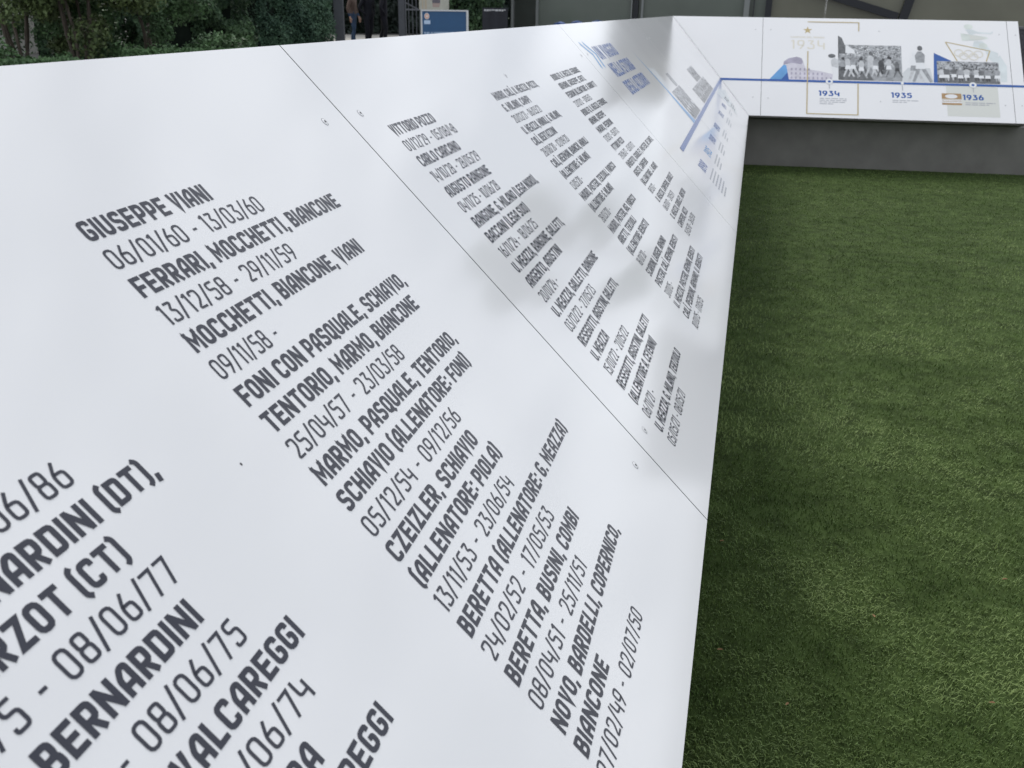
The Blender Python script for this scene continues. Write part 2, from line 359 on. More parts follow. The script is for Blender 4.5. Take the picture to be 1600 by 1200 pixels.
column(pB, -7.021, seq(["VITTORIO POZZO", "01/12/29 - 05/08/48", "CARLO CARCANO", "14/10/28 - 28/05/29", "AUGUSTO RANGONE", "04/11/25 - 10/06/28",
    "RANGONE, G. MILANO (LEGA NORD),", "BACCANI (LEGA SUD)", "16/11/24 - 18/06/25", "U. MEAZZA, RANGONE, GALLETTI,", "ARGENTO, AGOSTINI", "20/01/24 -",
    "U. MEAZZA, GALLETTI, RANGONE", "03/12/22 - 27/05/23", "RESEGOTTI, AGOSTINI, GALLETTI,", "U. MEAZZA", "15/01/22 - 21/05/22",
    "RESEGOTTI, AGOSTINI, GALLETTI", "(ALLENATORE A. CEVENINI)", "06/11/21 -", "U. MEAZZA, G. MILANO, TERZUOLO", "05/05/21 - 08/05/21"]),
    {0: -6.783, 1: -6.72, 2: -6.781, 3: -6.723, 4: -6.735, 6: -6.505, 7: -6.707, 8: -6.757 + .02, 10: -6.73, 12: -6.552, 13: -6.738})
column(pB, -6.295, seq(["MAURO, CAL\u00cc, U. MEAZZA, POZZO,", "G. MILANO, CAMPI", "20/02/21 - 06/03/21", "U. MEAZZA, MINOLI, G. MILANO,", "CAL\u00cc, BERTAZZONI",
    "28/08/20 - 02/09/20", "CAL\u00cc, HERMAN, BIANCHI, MINOLI", "(ALLENATORE: G. MILANO)", "13/05/20 -", "MAURO, PASTERI, TERZUOLI, VARISCO",
    "(ALLENATORE: G. MILANO)", "28/03/20 -", "MAURO, PASTERI, AGI, VARISCO", "ARIETTI, TERZUOLI", "(ALLENATORE: REBUSTI)", "18/01/20 -",
    "SCARIONI, LAUGERI, ARMANO", "PASTERI, CAL\u00cc, HERMAN, REBUSTI", "31/01/15 -", "U. MEAZZA, PASTERI, HERMAN, REBUSTI", "CAL\u00cc, PEDRONI, ARMANO, U. REBUSTI", "10/01/15 - 17/05/15"]),
    {0: -5.801, 1: -6.011, 2: -5.987, 3: -5.832, 4: -6.019, 5: -5.965, 6: -5.788, 7: -5.906, 9: -5.717, 12: -5.808, 13: -5.999, 14: -5.904, 16: -5.873, 17: -5.728, 19: -5.641, 20: -5.624, 21: -6.023})
column(pB, -5.562, seq(["RODOLFO, U. MEAZZA, FERRARIS,", "ARMANO, GIUSEPPE, SERTI,", "PEDRONI (ALLENATORE: A. GARBUTT)", "22/12/12 - 01/05/13", "RODOLFO, U. MEAZZA, FERRARIS,",
    "ARMANO, GIUSEPPE", "MAURO, PEDRONI", "17/03/12 - 05/07/12", "VITTORIO POZZO", "29/06/12 - 03/07/12", "UMBERTO, GOODLEY, PASTERI, DE SANTI,", "AGOSTO, CAMPERIO",
    "(ALLENATORE: J. AGAR)", "18/03/12 -", "U. MEAZZA, CAMPERIO, GOODLEY", "06/01/11 - 21/05/11", "U. MEAZZA, GOODLEY, ARBITRO", "CAMPERIO, NIZZI", "15/05/10 - 26/05/10"]),
    {0: -5.077, 1: -5.099, 2: -5.008, 3: -5.262, 4: -5.072, 5: -5.269, 6: -5.259, 7: -5.281, 8: -5.323, 9: -5.23, 10: -4.821, 11: -5.233, 12: -5.145, 14: -5.024, 15: -5.261, 16: -5.042, 17: -5.272, 18: -5.235})
m1 = MB(); F = FL
for o_ in (0, .075):
    P = [(-4.66 + o_, 1.0), (-4.575 + o_, .935), (-4.622 + o_, .867)]
    for q in stroke_quads(P, .022, False): flat(m1, FL, q, .0004, M['sky_ink'])
m1.build('chevron_emblem', pC)
words('title', pC, FL, "UN VIAGGIO", -4.47, .901, .072, M['blue'], True, -3.92)
words('title', pC, FL, "NELLA STORIA", -4.445, .803, .072, M['blue'], True, -3.795)
words('title', pC, FL, "DEGLI AZZURRI", -4.445, .705, .072, M['blue'], True, -3.739)
for i, (u, y) in enumerate(((-4.33, "1898"), (-3.85, "1905"), (-3.35, "1908"), (-2.76, "1910"))):
    words('year_lettering', pC, FL, y, u, .232, .052, M['blue'] if i != 1 else M['sky_ink'], True, u + .21)
for y, u in (("1912", -2.0), ("1914", -1.4), ("1920", -.85)):
    words('year_lettering', pD, FL, y, u, .236, .05, M['blue'], True, u + .2)
def greek(mb, F, u, v, w, n, m, th=.009, dv=.02, k=.0004, seed=0):
    r2 = random.Random(seed)
    for i in range(n):
        x = u; e = u + w * (1 if i < n - 1 else r2.uniform(.5, .8))
        while x < e - .01:
            l = r2.uniform(.02, .06); rect(mb, F, x, v - i * dv, min(x + l, e), v - i * dv + th, k, m); x += l + .008
for pp, L in ((pC, ((-4.33, 6), (-3.85, 3), (-3.35, 3), (-2.74, 3))), (pD, ((-2.0, 3), (-1.4, 2), (-.85, 3)))):
    for j, (u, n) in enumerate(L):
        m1 = MB(); greek(m1, FL, u, .195, .32, n, M['fine'], seed=j, th=.008); m1.build('caption', pp)
BV = .387; BT = .0235
m1 = MB(); rect(m1, FL, -4.41, BV - BT / 2, BL[3] - g, BV + BT / 2, .0012, M['blue'])
line(m1, FL, (-3.06, .375), (-3.04, .155), .006, .0014, M['fine']); m1.build('timeline_band', pC)
m1 = MB(); flat(m1, FL, [(BL[3] + g, BV - BT / 2), (MIT * (BV - BT / 2) / SL - .002, BV - BT / 2), (MIT * (BV + BT / 2) / SL - .002, BV + BT / 2), (BL[3] + g, BV + BT / 2)], .0012, M['blue']); m1.build('timeline_band', pD)
m1 = MB(); flat(m1, FL, [(-3.46, .90), (-3.40, .62), (-3.36, .62)], .0004, M['sky_ink']); flat(m1, FL, [(-3.405, .62), (-3.36, .62), (-3.29, .40), (-3.43, .40)], .0005, M['sky_ink'])
flat(m1, FL, [(-3.40, .78), (-3.20, .76), (-3.22, .64), (-3.37, .62)], .0004, M['greywash'])
m1.build('blue_wedge', pC)
# small photographs on the near wing's timeline
def mono_photo(parent, F, u0, v0, u1, v1, n, seed, k=.0004, crowd=.55, name='photo_print'):
    r2 = random.Random(seed); m1 = MB(); hgt = v1 - v0; wdt = u1 - u0
    rect(m1, F, u0, v0, u1, v0 + hgt * (1 - crowd) * .75, k, M['g2'])
    rect(m1, F, u0, v0 + hgt * (1 - crowd) * .75, u1, v1, k, M['crowd'])
    kk = k + .0001
    for i in range(int(n * 16)):      # faces of the crowd
        a = r2.uniform(u0 + .012, u1 - .012); b = r2.uniform(v0 + hgt * .42, v1 - .012); s = r2.uniform(.004, .0085)
        ellipse(m1, F, a, b, s, s * r2.uniform(.8, 1.4), kk + i * 2e-6, r2.choice([M['g4'], M['g3'], M['g1'], M['g2'], M['g1']]), 7)
    kk += .0004
    for i in range(n):                # players: head, shirt, white shorts, legs
        a = u0 + wdt * (i + .5 + r2.uniform(-.25, .25)) / n; b = v0 + hgt * r2.uniform(.06, .13); s = hgt * .62 / 1.0 * r2.uniform(.9, 1.08); kk += .00003
        sh = r2.choice([M['g4'], M['g3'], M['g2']]); q = s * .13
        flat(m1, F, [(a - q, b + s * .30), (a - q * .55, b), (a - q * .2, b), (a - q * .05, b + s * .3)], kk, r2.choice([M['g4'], M['g3'], M['g1']]))
        flat(m1, F, [(a + q * .05, b + s * .30), (a + q * .35, b + .01), (a + q * .8, b), (a + q, b + s * .3)], kk, r2.choice([M['g4'], M['g1']]))
        flat(m1, F, [(a - q * 1.25, b + s * .25), (a + q * 1.2, b + s * .25), (a + q, b + s * .48), (a - q, b + s * .48)], kk + .00001, M['g5'])
        flat(m1, F, [(a - q, b + s * .47), (a + q, b + s * .47), (a + q * 1.4, b + s * .78), (a + q * .5, b + s * .86), (a - q * .5, b + s * .86), (a - q * 1.4, b + s * .76)], kk + .00002, sh)
        ellipse(m1, F, a, b + s * .94, q * .55, s * .085, kk + .00003, r2.choice([M['g3'], M['g4'], M['g2']]), 10)
    return m1.build(name, parent)
mono_photo(pC, FL, -3.27, .404, -2.76, .60, 5, 3)
m1 = MB(); rect(m1, FL, -2.93, .605, -2.80, .70, .0004, M['g3']); m1.build('photo_print', pC)
mono_photo(pD, FL, -1.72, .53, -1.24, .645, 6, 4)
mono_photo(pD, FL, -2.30, .404, -1.05, .525, 9, 5)
m1 = MB()
flat(m1, FL, [(-1.0, .36), (-.62, .36), (-.2, .30), (-.9, .12)], .0004, M['bluewash']); m1.build('pale_blue_wedge', pD)

# ------------------------------------------------------------------ far wing
far = empty('display_stand', 'short white sloping timeline stand with the years 1934 to 1936 across the lawn end', 'display stand')
mb = MB(); mb.prism(sec(FF, outF, lambda d: -d / W_ * MIT + .002), sec(FF, outF, lambda d: FEND), M['body']); mb.build('plinth', far)
mb = MB(); mb.prism([FF.ex * FEND + outF * d + Vector((0, 0, z)) for d, z in ((.2, -.05), (.2, GZ - .03), (W_ + .02, GZ - .03), (W_ + .02, -.05))],
                    [FF.ex * 2.75 + outF * d + Vector((0, 0, z)) for d, z in ((.2, -.05), (.2, GZ - .03), (W_ + .02, GZ - .03), (W_ + .02, -.05))], M['body']); mb.build('base_extension', far)
f0 = panel(FF, [(.0015, 0), (.1 - g, 0), (.1 - g, SL), (-MIT + .0015, SL)], far, [(.035, .957), (.03, .195)])
f1 = panel(FF, [(.1 + g, 0), (2.179 - g, 0), (2.179 - g, SL), (.1 + g, SL)], far, [(.17, .96), (1.107, .96), (2.11, .948), (.16, .19), (1.102, .187), (2.109, .183)])
f2 = panel(FF, [(2.179 + g, 0), (FEND, 0), (FEND, SL), (2.179 + g, SL)], far, [(2.243, .945), (2.24, .185)])
m1 = MB(); flat(m1, FF, [(-MIT * (BV + BT / 2) / SL + .002, BV + BT / 2), (-MIT * (BV - BT / 2) / SL + .002, BV - BT / 2), (.1 - g, BV - BT / 2), (.1 - g, BV + BT / 2)], .0012, M['blue']); m1.build('timeline_band', f0)
m1 = MB(); rect(m1, FF, .1 + g, BV - BT / 2, 2.179 - g, BV + BT / 2, .0020, M['blue']); m1.build('timeline_band', f1)
m1 = MB(); rect(m1, FF, 2.179 + g, BV - BT / 2, FEND - .001, BV + BT / 2, .0012, M['blue']); m1.build('timeline_band', f2)
F = FF
m1 = MB()                              # golden frame in two pieces
for L_ in ((((.492, 1.055), (.94, 1.055)), ((.935, 1.058), (.932, .955))), (((.495, .72), (.488, .035)), ((.484, .037), (.916, .037)), ((.912, .034), (.918, .372)))):
    m1 = MB()
    for a, b in L_: line(m1, F, a, b, .009, .0022 if b[1] in (.037, .955) else .0024, M['gold'])
    m1.build('gold_frame', f1)
m1 = MB(); P = []
for i in range(10):
    r0 = .042 if i % 2 == 0 else .017; t = math.pi / 2 + i * math.pi / 5; P.append((.492 + r0 * math.cos(t), .958 + r0 * 1.05 * math.sin(t)))
for i in range(10): flat(m1, F, [(.492, .958), P[i], P[(i + 1) % 10]], .0004, M['gold'])
m1.build('star_emblem', f1)
words('lettering', f1, F, "CAMPIONI DEL MONDO", .345, .868, .020, M['pale_gold'], True, .637)
words('year_lettering', f1, F, "1934", .35, .745, .10, M['pale_gold'], False, .64, gap=.2)
words('year_lettering', f1, F, "1934", .587, .232, .056, M['blue'], True, .762)
words('year_lettering', f1, F, "1935", 1.19, .232, .056, M['blue'], True, 1.36)
words('year_lettering', f1, F, "1936", 1.772, .228, .056, M['blue'], True, 1.94, k=.0012)
for a_, k_ in (((.596, .20, .225, 4), .0004), ((1.20, .20, .21, 2), .0004), ((1.79, .195, .24, 2), .0012)):
    m1 = MB(); greek(m1, F, *a_, M['fine'], .008, .019, k=k_, seed=int(a_[0] * 20)); m1.build('caption', f1)
for u in (.677, 1.861, 1.285):
    m1 = MB(); big = u != 1.285
    ellipse(m1, F, u, BV, .030 if big else .013, .030 if big else .013, .0026, M['g5']); rect(m1, F, u - .003, .31, u + .003, BV - .02, .0023, M['fine'])
    if big: ellipse(m1, F, u, BV, .013, .012, .0028, M['blue'])
    m1.build('timeline_marker', f1)
# arena drawing
m1 = MB()
flat(m1, F, [(.17, .40), (.33, .40), (.37, .56), (.285, .56)], .0004, M['sky_ink'])
flat(m1, F, [(.27, .40), (.44, .40), (.43, .43), (.33, .49)], .0006, M['blue'])
flat(m1, F, [(.285, .56), (.29, .60), (.33, .635), (.40, .655), (.44, .64), (.455, .60), (.44, .57), (.36, .585)], .0008, M['lilacdark'])
flat(m1, F, [(.335, .40), (.74, .40), (.74, .46), (.60, .50), (.48, .52), (.455, .60), (.36, .585), (.31, .56)], .0007, M['lilac'])
for r0 in range(3):
    for i in range(10 - r0 * 2):
        u = .35 + i * .037; v = .408 + r0 * .047
        if u > .70 - r0 * .09: continue
        flat(m1, F, [(u, v), (u + .014, v), (u + .014, v + .022), (u + .007, v + .029), (u, v + .022)], .0010, M['lilacdark'])
m1.build('arena_drawing', f1)
m1 = MB()                              # cut-out runner left of the big photograph
flat(m1, F, [(.70, .40), (.755, .40), (.755, .60), (.735, .60), (.72, .56), (.70, .55), (.71, .48)], .0014, M['g5'])
flat(m1, F, [(.70, .555), (.75, .54), (.755, .63), (.72, .65), (.69, .62)], .0015, M['g4']); ellipse(m1, F, .70, .672, .032, .022, .0016, M['g2'], 12)
m1.build('player_cutout', f1)
def player(mb, u, v, s, k, mm, lean=0.0):
    hd, sh, so_, lg = mm
    flat(mb, F, [(u - .05 * s, v + .40 * s), (u - .16 * s, v + .02 * s), (u - .11 * s, v), (u + .02 * s, v + .36 * s)], k, lg)
    flat(mb, F, [(u + .02 * s, v + .38 * s), (u + .20 * s, v), (u + .26 * s, v + .03 * s), (u + .10 * s, v + .42 * s)], k, lg)
    flat(mb, F, [(u - .09 * s, v + .36 * s), (u + .12 * s, v + .36 * s), (u + .09 * s, v + .55 * s), (u - .06 * s, v + .55 * s)], k + .0001, so_)
    flat(mb, F, [(u - .07 * s, v + .53 * s), (u + .10 * s, v + .53 * s), (u + .12 * s, v + .74 * s), (u + .05 * s, v + .84 * s), (u - .03 * s, v + .84 * s), (u - .09 * s, v + .72 * s)], k + .0002, sh)
    ellipse(mb, F, u + .02 * s, v + .93 * s, .055 * s, .07 * s, k + .0003, hd, 12)
m1 = MB(); r2 = random.Random(5)
rect(m1, F, .754, .408, 1.288, .56, .0004, M['g3']); flat(m1, F, [(.754, .408), (1.05, .408), (.98, .56), (.754, .56)], .0005, M['g2']); rect(m1, F, .754, .56, 1.288, .80, .00045, M['crowd'])
for i in range(420):
    a = r2.uniform(.760, 1.282); b = r2.uniform(.66, .795); q = r2.uniform(.0035, .007); ellipse(m1, F, a, b, q, q * .8, .0006 + i * 1e-6, r2.choice([M['g4'], M['g4'], M['g3'], M['g2'], M['g5']]), 6)
for i in range(60):
    a = r2.uniform(.765, 1.278); b = r2.uniform(.575, .665); q = r2.uniform(.008, .014); ellipse(m1, F, a, b, q, q * 1.2, .0011 + i * 2e-6, r2.choice([M['g1'], M['g2'], M['g2'], M['g3'], M['g4']]), 8)
for i in range(14):
    a = r2.uniform(.77, 1.24); ellipse(m1, F, a, r2.uniform(.52, .56), .018, .055, .00125 + i * 2e-6, r2.choice([M['g1'], M['g2'], M['g3']]), 10)
K = [(.80, .23, 'g3', 'g1', 'g2'), (.842, .235, 'g4', 'g5', 'g4'), (.885, .24, 'g3', 'g5', 'g4'), (.955, .225, 'g4', 'g5', 'g3'), (1.032, .27, 'g4', 'g4', 'g4'), (1.075, .22, 'g3', 'g5', 'g4'), (1.12, .21, 'g1', 'g1', 'g2'), (1.185, .225, 'g4', 'g5', 'g3'), (1.255, .19, 'g2', 'g1', 'g2')]
for i, (a, q, sh, so_, lg) in enumerate(K):
    player(m1, a - .01, .425 + r2.uniform(0, .03), q * 1.02, .0014 + i * .00004, (M[r2.choice(['g1', 'g2', 'g3'])], M[sh], M[so_], M[lg]))
m1.build('photo_print', f1)
m1 = MB()
flat(m1, F, [(.756, .70), (.815, .70), (.81, .80), (.785, .88), (.757, .90)], .0013, M['g2']); flat(m1, F, [(.815, .71), (.90, .70), (.89, .745), (.82, .80)], .0013, M['g5'])
line(m1, F, (.757, .66), (.758, .90), .006, .0014, M['g1'])
m1.build('flag_print', f1)
rect_ = MB(); flat(rect_, F, [(1.292, .405), (1.545, .405), (1.52, .56), (1.34, .56), (1.292, .50)], .0004, M['greywash'])
player(rect_, 1.385, .41, .33, .0006, (M['g5'], M['g5'], M['g3'], M['g4'])); player(rect_, 1.435, .405, .40, .0012, (M['g2'], M['g3'], M['g5'], M['g3']))
rect_.build('players_cutout', f1)
m1 = MB(); flat(m1, F, [(1.558, .73), (1.545, .405), (1.60, .405), (1.60, .60), (1.70, .645)], .0004, M['blue']); m1.build('blue_wedge', f1)
mono_photo(f1, F, 1.578, .405, 2.083, .64, 9, 33, k=.0010, crowd=.5)
m1 = MB()                              # statue throwing the discus, washed-out green
ellipse(m1, F, 1.86, 1.03, .038, .030, .0004, M['greenwash'], 14); flat(m1, F, [(1.83, 1.0), (1.89, 1.0), (1.93, .975), (2.04, .965), (2.06, .985), (2.06, .965), (2.04, .95), (1.92, .955), (1.87, .93)], .0005, M['bluewash'])
flat(m1, F, [(1.79, .955), (2.0, .92), (2.02, .90), (1.94, .88), (1.80, .87)], .0006, M['greenwash']); flat(m1, F, [(1.86, .94), (2.0, .91), (1.96, .885), (1.87, .89)], .0007, M['wash'])
flat(m1, F, [(1.90, .87), (1.97, .87), (2.03, .77), (2.09, .74), (2.07, .62), (2.02, .66), (1.98, .77), (1.88, .80)], .0005, M['bluewash'])
flat(m1, F, [(2.04, .64), (2.10, .72), (2.15, .60), (2.14, .43), (2.09, .43), (2.09, .55)], .0006, M['bluewash']); ellipse(m1, F, 1.97, .82, .035, .03, .0009, M['greenwash'], 12)
m1.build('statue_drawing', f1)
m1 = MB()
for a, b in (((1.66, .853), (2.025, .762)), ((1.66, .853), (1.748, .645)), ((2.022, .765), (1.985, .645))): line(m1, F, a, b, .009, .0010 + .0001 * (b[1] == .645), M['gold'])
m1.build('gold_frame', f1)
m1 = MB()
for i, (u, v) in enumerate(((1.765, .735), (1.845, .730), (1.925, .725), (1.805, .700), (1.885, .695))): ring(m1, F, u, v, .032, .040, .0014 + i * .0001, M['pale_gold'])
m1.build('rings_emblem', f1)
m1 = MB(); rect(m1, F, 1.642, .054, 2.06, .372, .0004, M['wash']); m1.build('beige_field', f1)
m1 = MB(); rect(m1, F, 1.603, .172, 1.762, .293, .0010, M['brown']); rect(m1, F, 1.603, .192, 1.762, .222, .0012, M['g5'])
rect(m1, F, 1.603, .206, 1.762, .211, .0014, M['brown']); ellipse(m1, F, 1.68, .262, .05, .022, .0012, M['g5']); rect(m1, F, 1.603, .226, 1.762, .234, .0012, M['wash'])
m1.build('ticket_print', f1)

# ------------------------------------------------------------------ ground, lawn
def sheet(name, pts, z, m, kind='structure'):
    mb = MB(); mb.face([(x, y, z) for x, y in pts], m); o = mb.build(name); o['kind'] = kind; return o
m = mat('paving', (0.17, 0.165, 0.155), 0.85, 0.3, var=0.25, scale=3, bump=0.2)
sheet('ground', [(-400, -400), (400, -400), (400, 400), (-400, 400)], GZ - .02, m)
turf_m = mat('turf_base', (0.040, 0.062, 0.018), 0.95, 0.1, var=0.35, scale=14, bump=0.4)
LX0, LX1, LY0, LY1 = -.199, 7.0, -13.0, 0.75
sheet('lawn', [(LX0, LY0), (LX1, LY0), (LX1, LY1), (LX0, LY1)], GZ, turf_m)

def vnoise(x, y, seed):
    r2 = np.random.default_rng(seed); g_ = r2.random((256, 256))
    xi = np.floor(x).astype(int); yi = np.floor(y).astype(int); fx = x - xi; fy = y - yi
    fx = fx * fx * (3 - 2 * fx); fy = fy * fy * (3 - 2 * fy)
    a = g_[xi % 256, yi % 256]; b = g_[(xi + 1) % 256, yi % 256]; c = g_[xi % 256, (yi + 1) % 256]; d = g_[(xi + 1) % 256, (yi + 1) % 256]
    return (a * (1 - fx) + b * fx) * (1 - fy) + (c * (1 - fx) + d * fx) * fy
def leafmat(name, dark, light, rough=0.55, trans=0.0):
    m = bpy.data.materials.new(name); m.use_nodes = True; n = m.node_tree; b = n.nodes['Principled BSDF']
    b.inputs['Roughness'].default_value = rough; b.inputs['Specular IOR Level'].default_value = 0.3
    a = n.nodes.new('ShaderNodeAttribute'); a.attribute_name = 'tone'
    r = n.nodes.new('ShaderNodeValToRGB'); r.color_ramp.elements[0].color = (*dark, 1); r.color_ramp.elements[1].color = (*light, 1)
    n.links.new(a.outputs['Fac'], r.inputs['Fac']); n.links.new(r.outputs['Color'], b.inputs['Base Color'])
    return m
def np_mesh(name, V, Fq, tone, m, nper):
    me = bpy.data.meshes.new(name); nv = len(V); nf = len(Fq)
    me.vertices.add(nv); me.vertices.foreach_set('co', V.astype(np.float32).ravel())
    me.loops.add(Fq.size); me.loops.foreach_set('vertex_index', Fq.astype(np.int32).ravel())
    me.polygons.add(nf); me.polygons.foreach_set('loop_start', np.arange(nf, dtype=np.int32) * nper)
    a = me.attributes.new('tone', 'FLOAT', 'POINT'); a.data.foreach_set('value', tone.astype(np.float32))
    me.materials.append(m); me.update(calc_edges=True); me.validate()
    return me
def grass():
    N = 760000
    # more blades near the camera, fewer far away
    u = rng.random(N); d = 0.6 * (11.5 / 0.6) ** (u ** 0.62)
    ang = rng.uniform(-.35, 1.75, N)      # azimuth from +y towards +x
    x = CAM.x + d * np.sin(ang); y = CAM.y + d * np.cos(ang)
    ok = (x > LX0 + .003) & (x < LX1) & (y > LY0) & (y < (0.20 + x * math.tan(PH)) - .004)
    x, y, d = x[ok], y[ok], d[ok]; n = len(x)
    n1 = vnoise(x * 3.4 + 50, y * 5.5 + 90, 1); n2 = vnoise(x * 10 + 20, y * 16 + 33, 2); n3 = vnoise(x * 1.1 + 7, y * 1.6 + 60, 3); n4 = vnoise(x * 5.5 + 11, y * 7 + 71, 4)
    patch = np.clip((.36 * n1 + .22 * n2 + .14 * n3 + .28 * n4 - .5) * 4.4, -1.2, 1.2)
    L = rng.uniform(.010, .021, n) * (1 + .15 * patch); wd = rng.uniform(.0011, .0020, n) * (1 + d * .10)
    la = rng.uniform(0, 2 * np.pi, n) * .55 + (n3 * 4) + 2.0; lean = np.clip(.85 + .35 * patch + rng.normal(0, .25, n), .1, 1.6)
    lx, ly = np.cos(la) * np.sin(lean), np.sin(la) * np.sin(lean); lz = np.cos(lean)
    fa = rng.uniform(0, np.pi, n); wx, wy = np.cos(fa) * wd / 2, np.sin(fa) * wd / 2
    V = np.zeros((n, 5, 3)); z0 = GZ - .001
    V[:, 0] = np.stack([x - wx, y - wy, np.full(n, z0)], 1); V[:, 1] = np.stack([x + wx, y + wy, np.full(n, z0)], 1)
    mx, my, mz = x + lx * L * .35, y + ly * L * .35, z0 + (lz * .5 + .25) * L
    V[:, 2] = np.stack([mx + wx * .8, my + wy * .8, mz], 1); V[:, 3] = np.stack([mx - wx * .8, my - wy * .8, mz], 1)
    V[:, 4] = np.stack([x + lx * L, y + ly * L, z0 + np.maximum(lz, .12) * L * .95], 1)
    b = np.arange(n)[:, None] * 5
    Fq = np.concatenate([b + np.array([0, 1, 2]), b + np.array([0, 2, 3]), b + np.array([3, 2, 4])], 0)
    tone = np.repeat(np.clip(.52 + .40 * patch + rng.normal(0, .16, n), 0, 1), 5)
    me = np_mesh('grass', V.reshape(-1, 3), Fq, tone, leafmat('turf_fibre', (0.054, 0.100, 0.022), (0.178, 0.246, 0.076), .6), 3)
    o = bpy.data.objects.new('grass', me); col.objects.link(o)
    tag(o, 'short green artificial grass of the lawn between the two display stands', 'grass', kind='stuff')
grass()

# fallen leaves on the lawn
lm = mat('dry_leaf', (0.26, 0.15, 0.075), 0.7, 0.3, var=0.3, scale=60)
for i, (px, py, lab) in enumerate(((1365, 962, 'curled tan fallen leaf in the middle of the lawn'), (1230, 1100, 'reddish brown fallen leaf near the dark edge of the lawn'),
        (1550, 1098, 'thin brown fallen leaf at the lower right of the lawn'), (1570, 905, 'small pale fallen leaf at the far right of the lawn'),
        (1125, 1015, 'narrow brown fallen leaf close beside the long display stand'), (1128, 845, 'tiny dark red fallen leaf against the long display stand'))):
    p = ground(px, py, GZ + .022); mb = MB(); a = random.uniform(0, 6.28); s = random.uniform(.006, .009)
    P = [(-1, 0, 0), (-.4, .38, .22), (.4, .32, .25), (1, 0, .1), (.4, -.32, .2), (-.4, -.38, .3)]
    Q = [Vector((q[0] * s * math.cos(a) - q[1] * s * math.sin(a), q[0] * s * math.sin(a) + q[1] * s * math.cos(a), q[2] * s)) for q in P]
    mid = [Vector((0, 0, -.1 * s)), ]
    for j in range(6): mb.face([mid[0], Q[j], Q[(j + 1) % 6]], lm)
    o = mb.build('fallen_leaf'); o.location = p; tag(o, lab, 'leaf', 'dry leaves lying on the lawn')

# ------------------------------------------------------------------ vegetation
M['bark'] = mat('bark', (0.10, 0.085, 0.07), 0.9, 0.2, var=0.35, scale=12, bump=0.4, stretch=(1, 1, .25))
GREEN = {'dark': leafmat('dark_leaf', (0.027, 0.056, 0.030), (0.078, 0.140, 0.060)), 'olive': leafmat('olive_leaf', (0.048, 0.072, 0.028), (0.130, 0.180, 0.065)),
         'fresh': leafmat('fresh_leaf', (0.040, 0.082, 0.034), (0.120, 0.215, 0.090)), 'deep': leafmat('deep_leaf', (0.008, 0.014, 0.012), (0.020, 0.034, 0.024)),
         'clip': leafmat('hedge_leaf', (0.026, 0.062, 0.042), (0.092, 0.170, 0.098))}
M['inner'] = mat('dark_filler', (0.010, 0.015, 0.011), 0.95, 0.1, var=0.4, scale=5)  # near-black filler for the inside of the hedges
def leaves(name, P, Nrm, size, m, parent=None, seed=0):
    r2 = np.random.default_rng(seed); n = len(P)
    d = Nrm + r2.normal(0, .75, (n, 3)); d /= np.linalg.norm(d, axis=1)[:, None] + 1e-9
    t = np.cross(d, r2.normal(0, 1, (n, 3))); t /= np.linalg.norm(t, axis=1)[:, None] + 1e-9; b = np.cross(d, t)
    s = size * r2.uniform(.6, 1.3, n)[:, None]
    V = np.stack([P - t * s * .5, P + b * s * .28 + d * s * .06, P + t * s * .5, P - b * s * .28 + d * s * .06], 1)
    q = np.arange(n)[:, None] * 4; Fq = np.concatenate([q + np.array([0, 1, 2]), q + np.array([0, 2, 3])], 0)
    cl = vnoise(P[:, 0] * 2.2 + 100, P[:, 2] * 2.2 + P[:, 1] * 1.3 + 100, seed + 5)
    tone = np.repeat(np.clip(cl * .75 + r2.normal(.12, .22, n), 0, 1), 4)
    me = np_mesh(name, V.reshape(-1, 3), Fq, tone, m, 3); o = bpy.data.objects.new(name, me); col.objects.link(o)
    if parent: o.parent = parent
    return o
def hedge(name, label, cat, p0, p1, depth, hgt, n, size, key, seed, group=None, rough=.18, z0=GZ, core=True):
    """leafy hedge between two ground points; depth runs away from the camera"""
    r2 = np.random.default_rng(seed); p0, p1 = Vector(p0), Vector(p1); a = p1 - p0; L = a.length; a.normalize(); b = Vector((-a.y, a.x, 0))
    root = empty(name, label, cat, group, loc=(p0 + p1) / 2 + b * depth / 2); o0 = root.location
    s = r2.random(n); f = r2.random(n); q = r2.random(n)
    front = q < .62; top = (q >= .62) & (q < .86); 
    uu = s * L; vv = np.where(front, 0, np.where(top, f * depth, r2.random(n) * depth)); zz = np.where(front, f * hgt, np.where(top, hgt, f * hgt))
    side = q >= .86; uu = np.where(side, np.where(r2.random(n) < .5, 0, L), uu)
    bump = (vnoise(uu * 1.6 + 40, zz * 1.8 + vv + 40, seed) - .5) * 2 * rough * 1.6 + (vnoise(uu * 5 + 40, zz * 5 + vv * 3 + 40, seed + 1) - .5) * rough + r2.normal(0, .05, n)
    nx = np.where(front, 0, np.where(side, np.sign(uu - L / 2), 0)); ny = np.where(front, -1, 0); nz = np.where(top, 1, 0)
    uu = uu + nx * bump; vv = vv + ny * bump; zz = np.maximum(zz + nz * bump, .0)
    A = np.array(a); B = np.array(b)
    P = np.outer(uu - L / 2, A) + np.outer(vv - depth / 2, B); P[:, 2] += zz
    Nn = np.outer(nx, A) + np.outer(ny, B); Nn[:, 2] += nz + .25
    leaves('foliage', P, Nn, size, GREEN[key], root, seed)
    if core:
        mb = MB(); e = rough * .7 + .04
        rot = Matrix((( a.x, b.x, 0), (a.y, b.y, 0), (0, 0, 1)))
        mb.box((0, 0, (hgt - e) / 2), (L - 2 * e, depth - 2 * e, hgt - e), M['inner'], rot); mb.build('dark_filler', root)  # added dark box behind the leaves so the hedge is not see-through
    return root
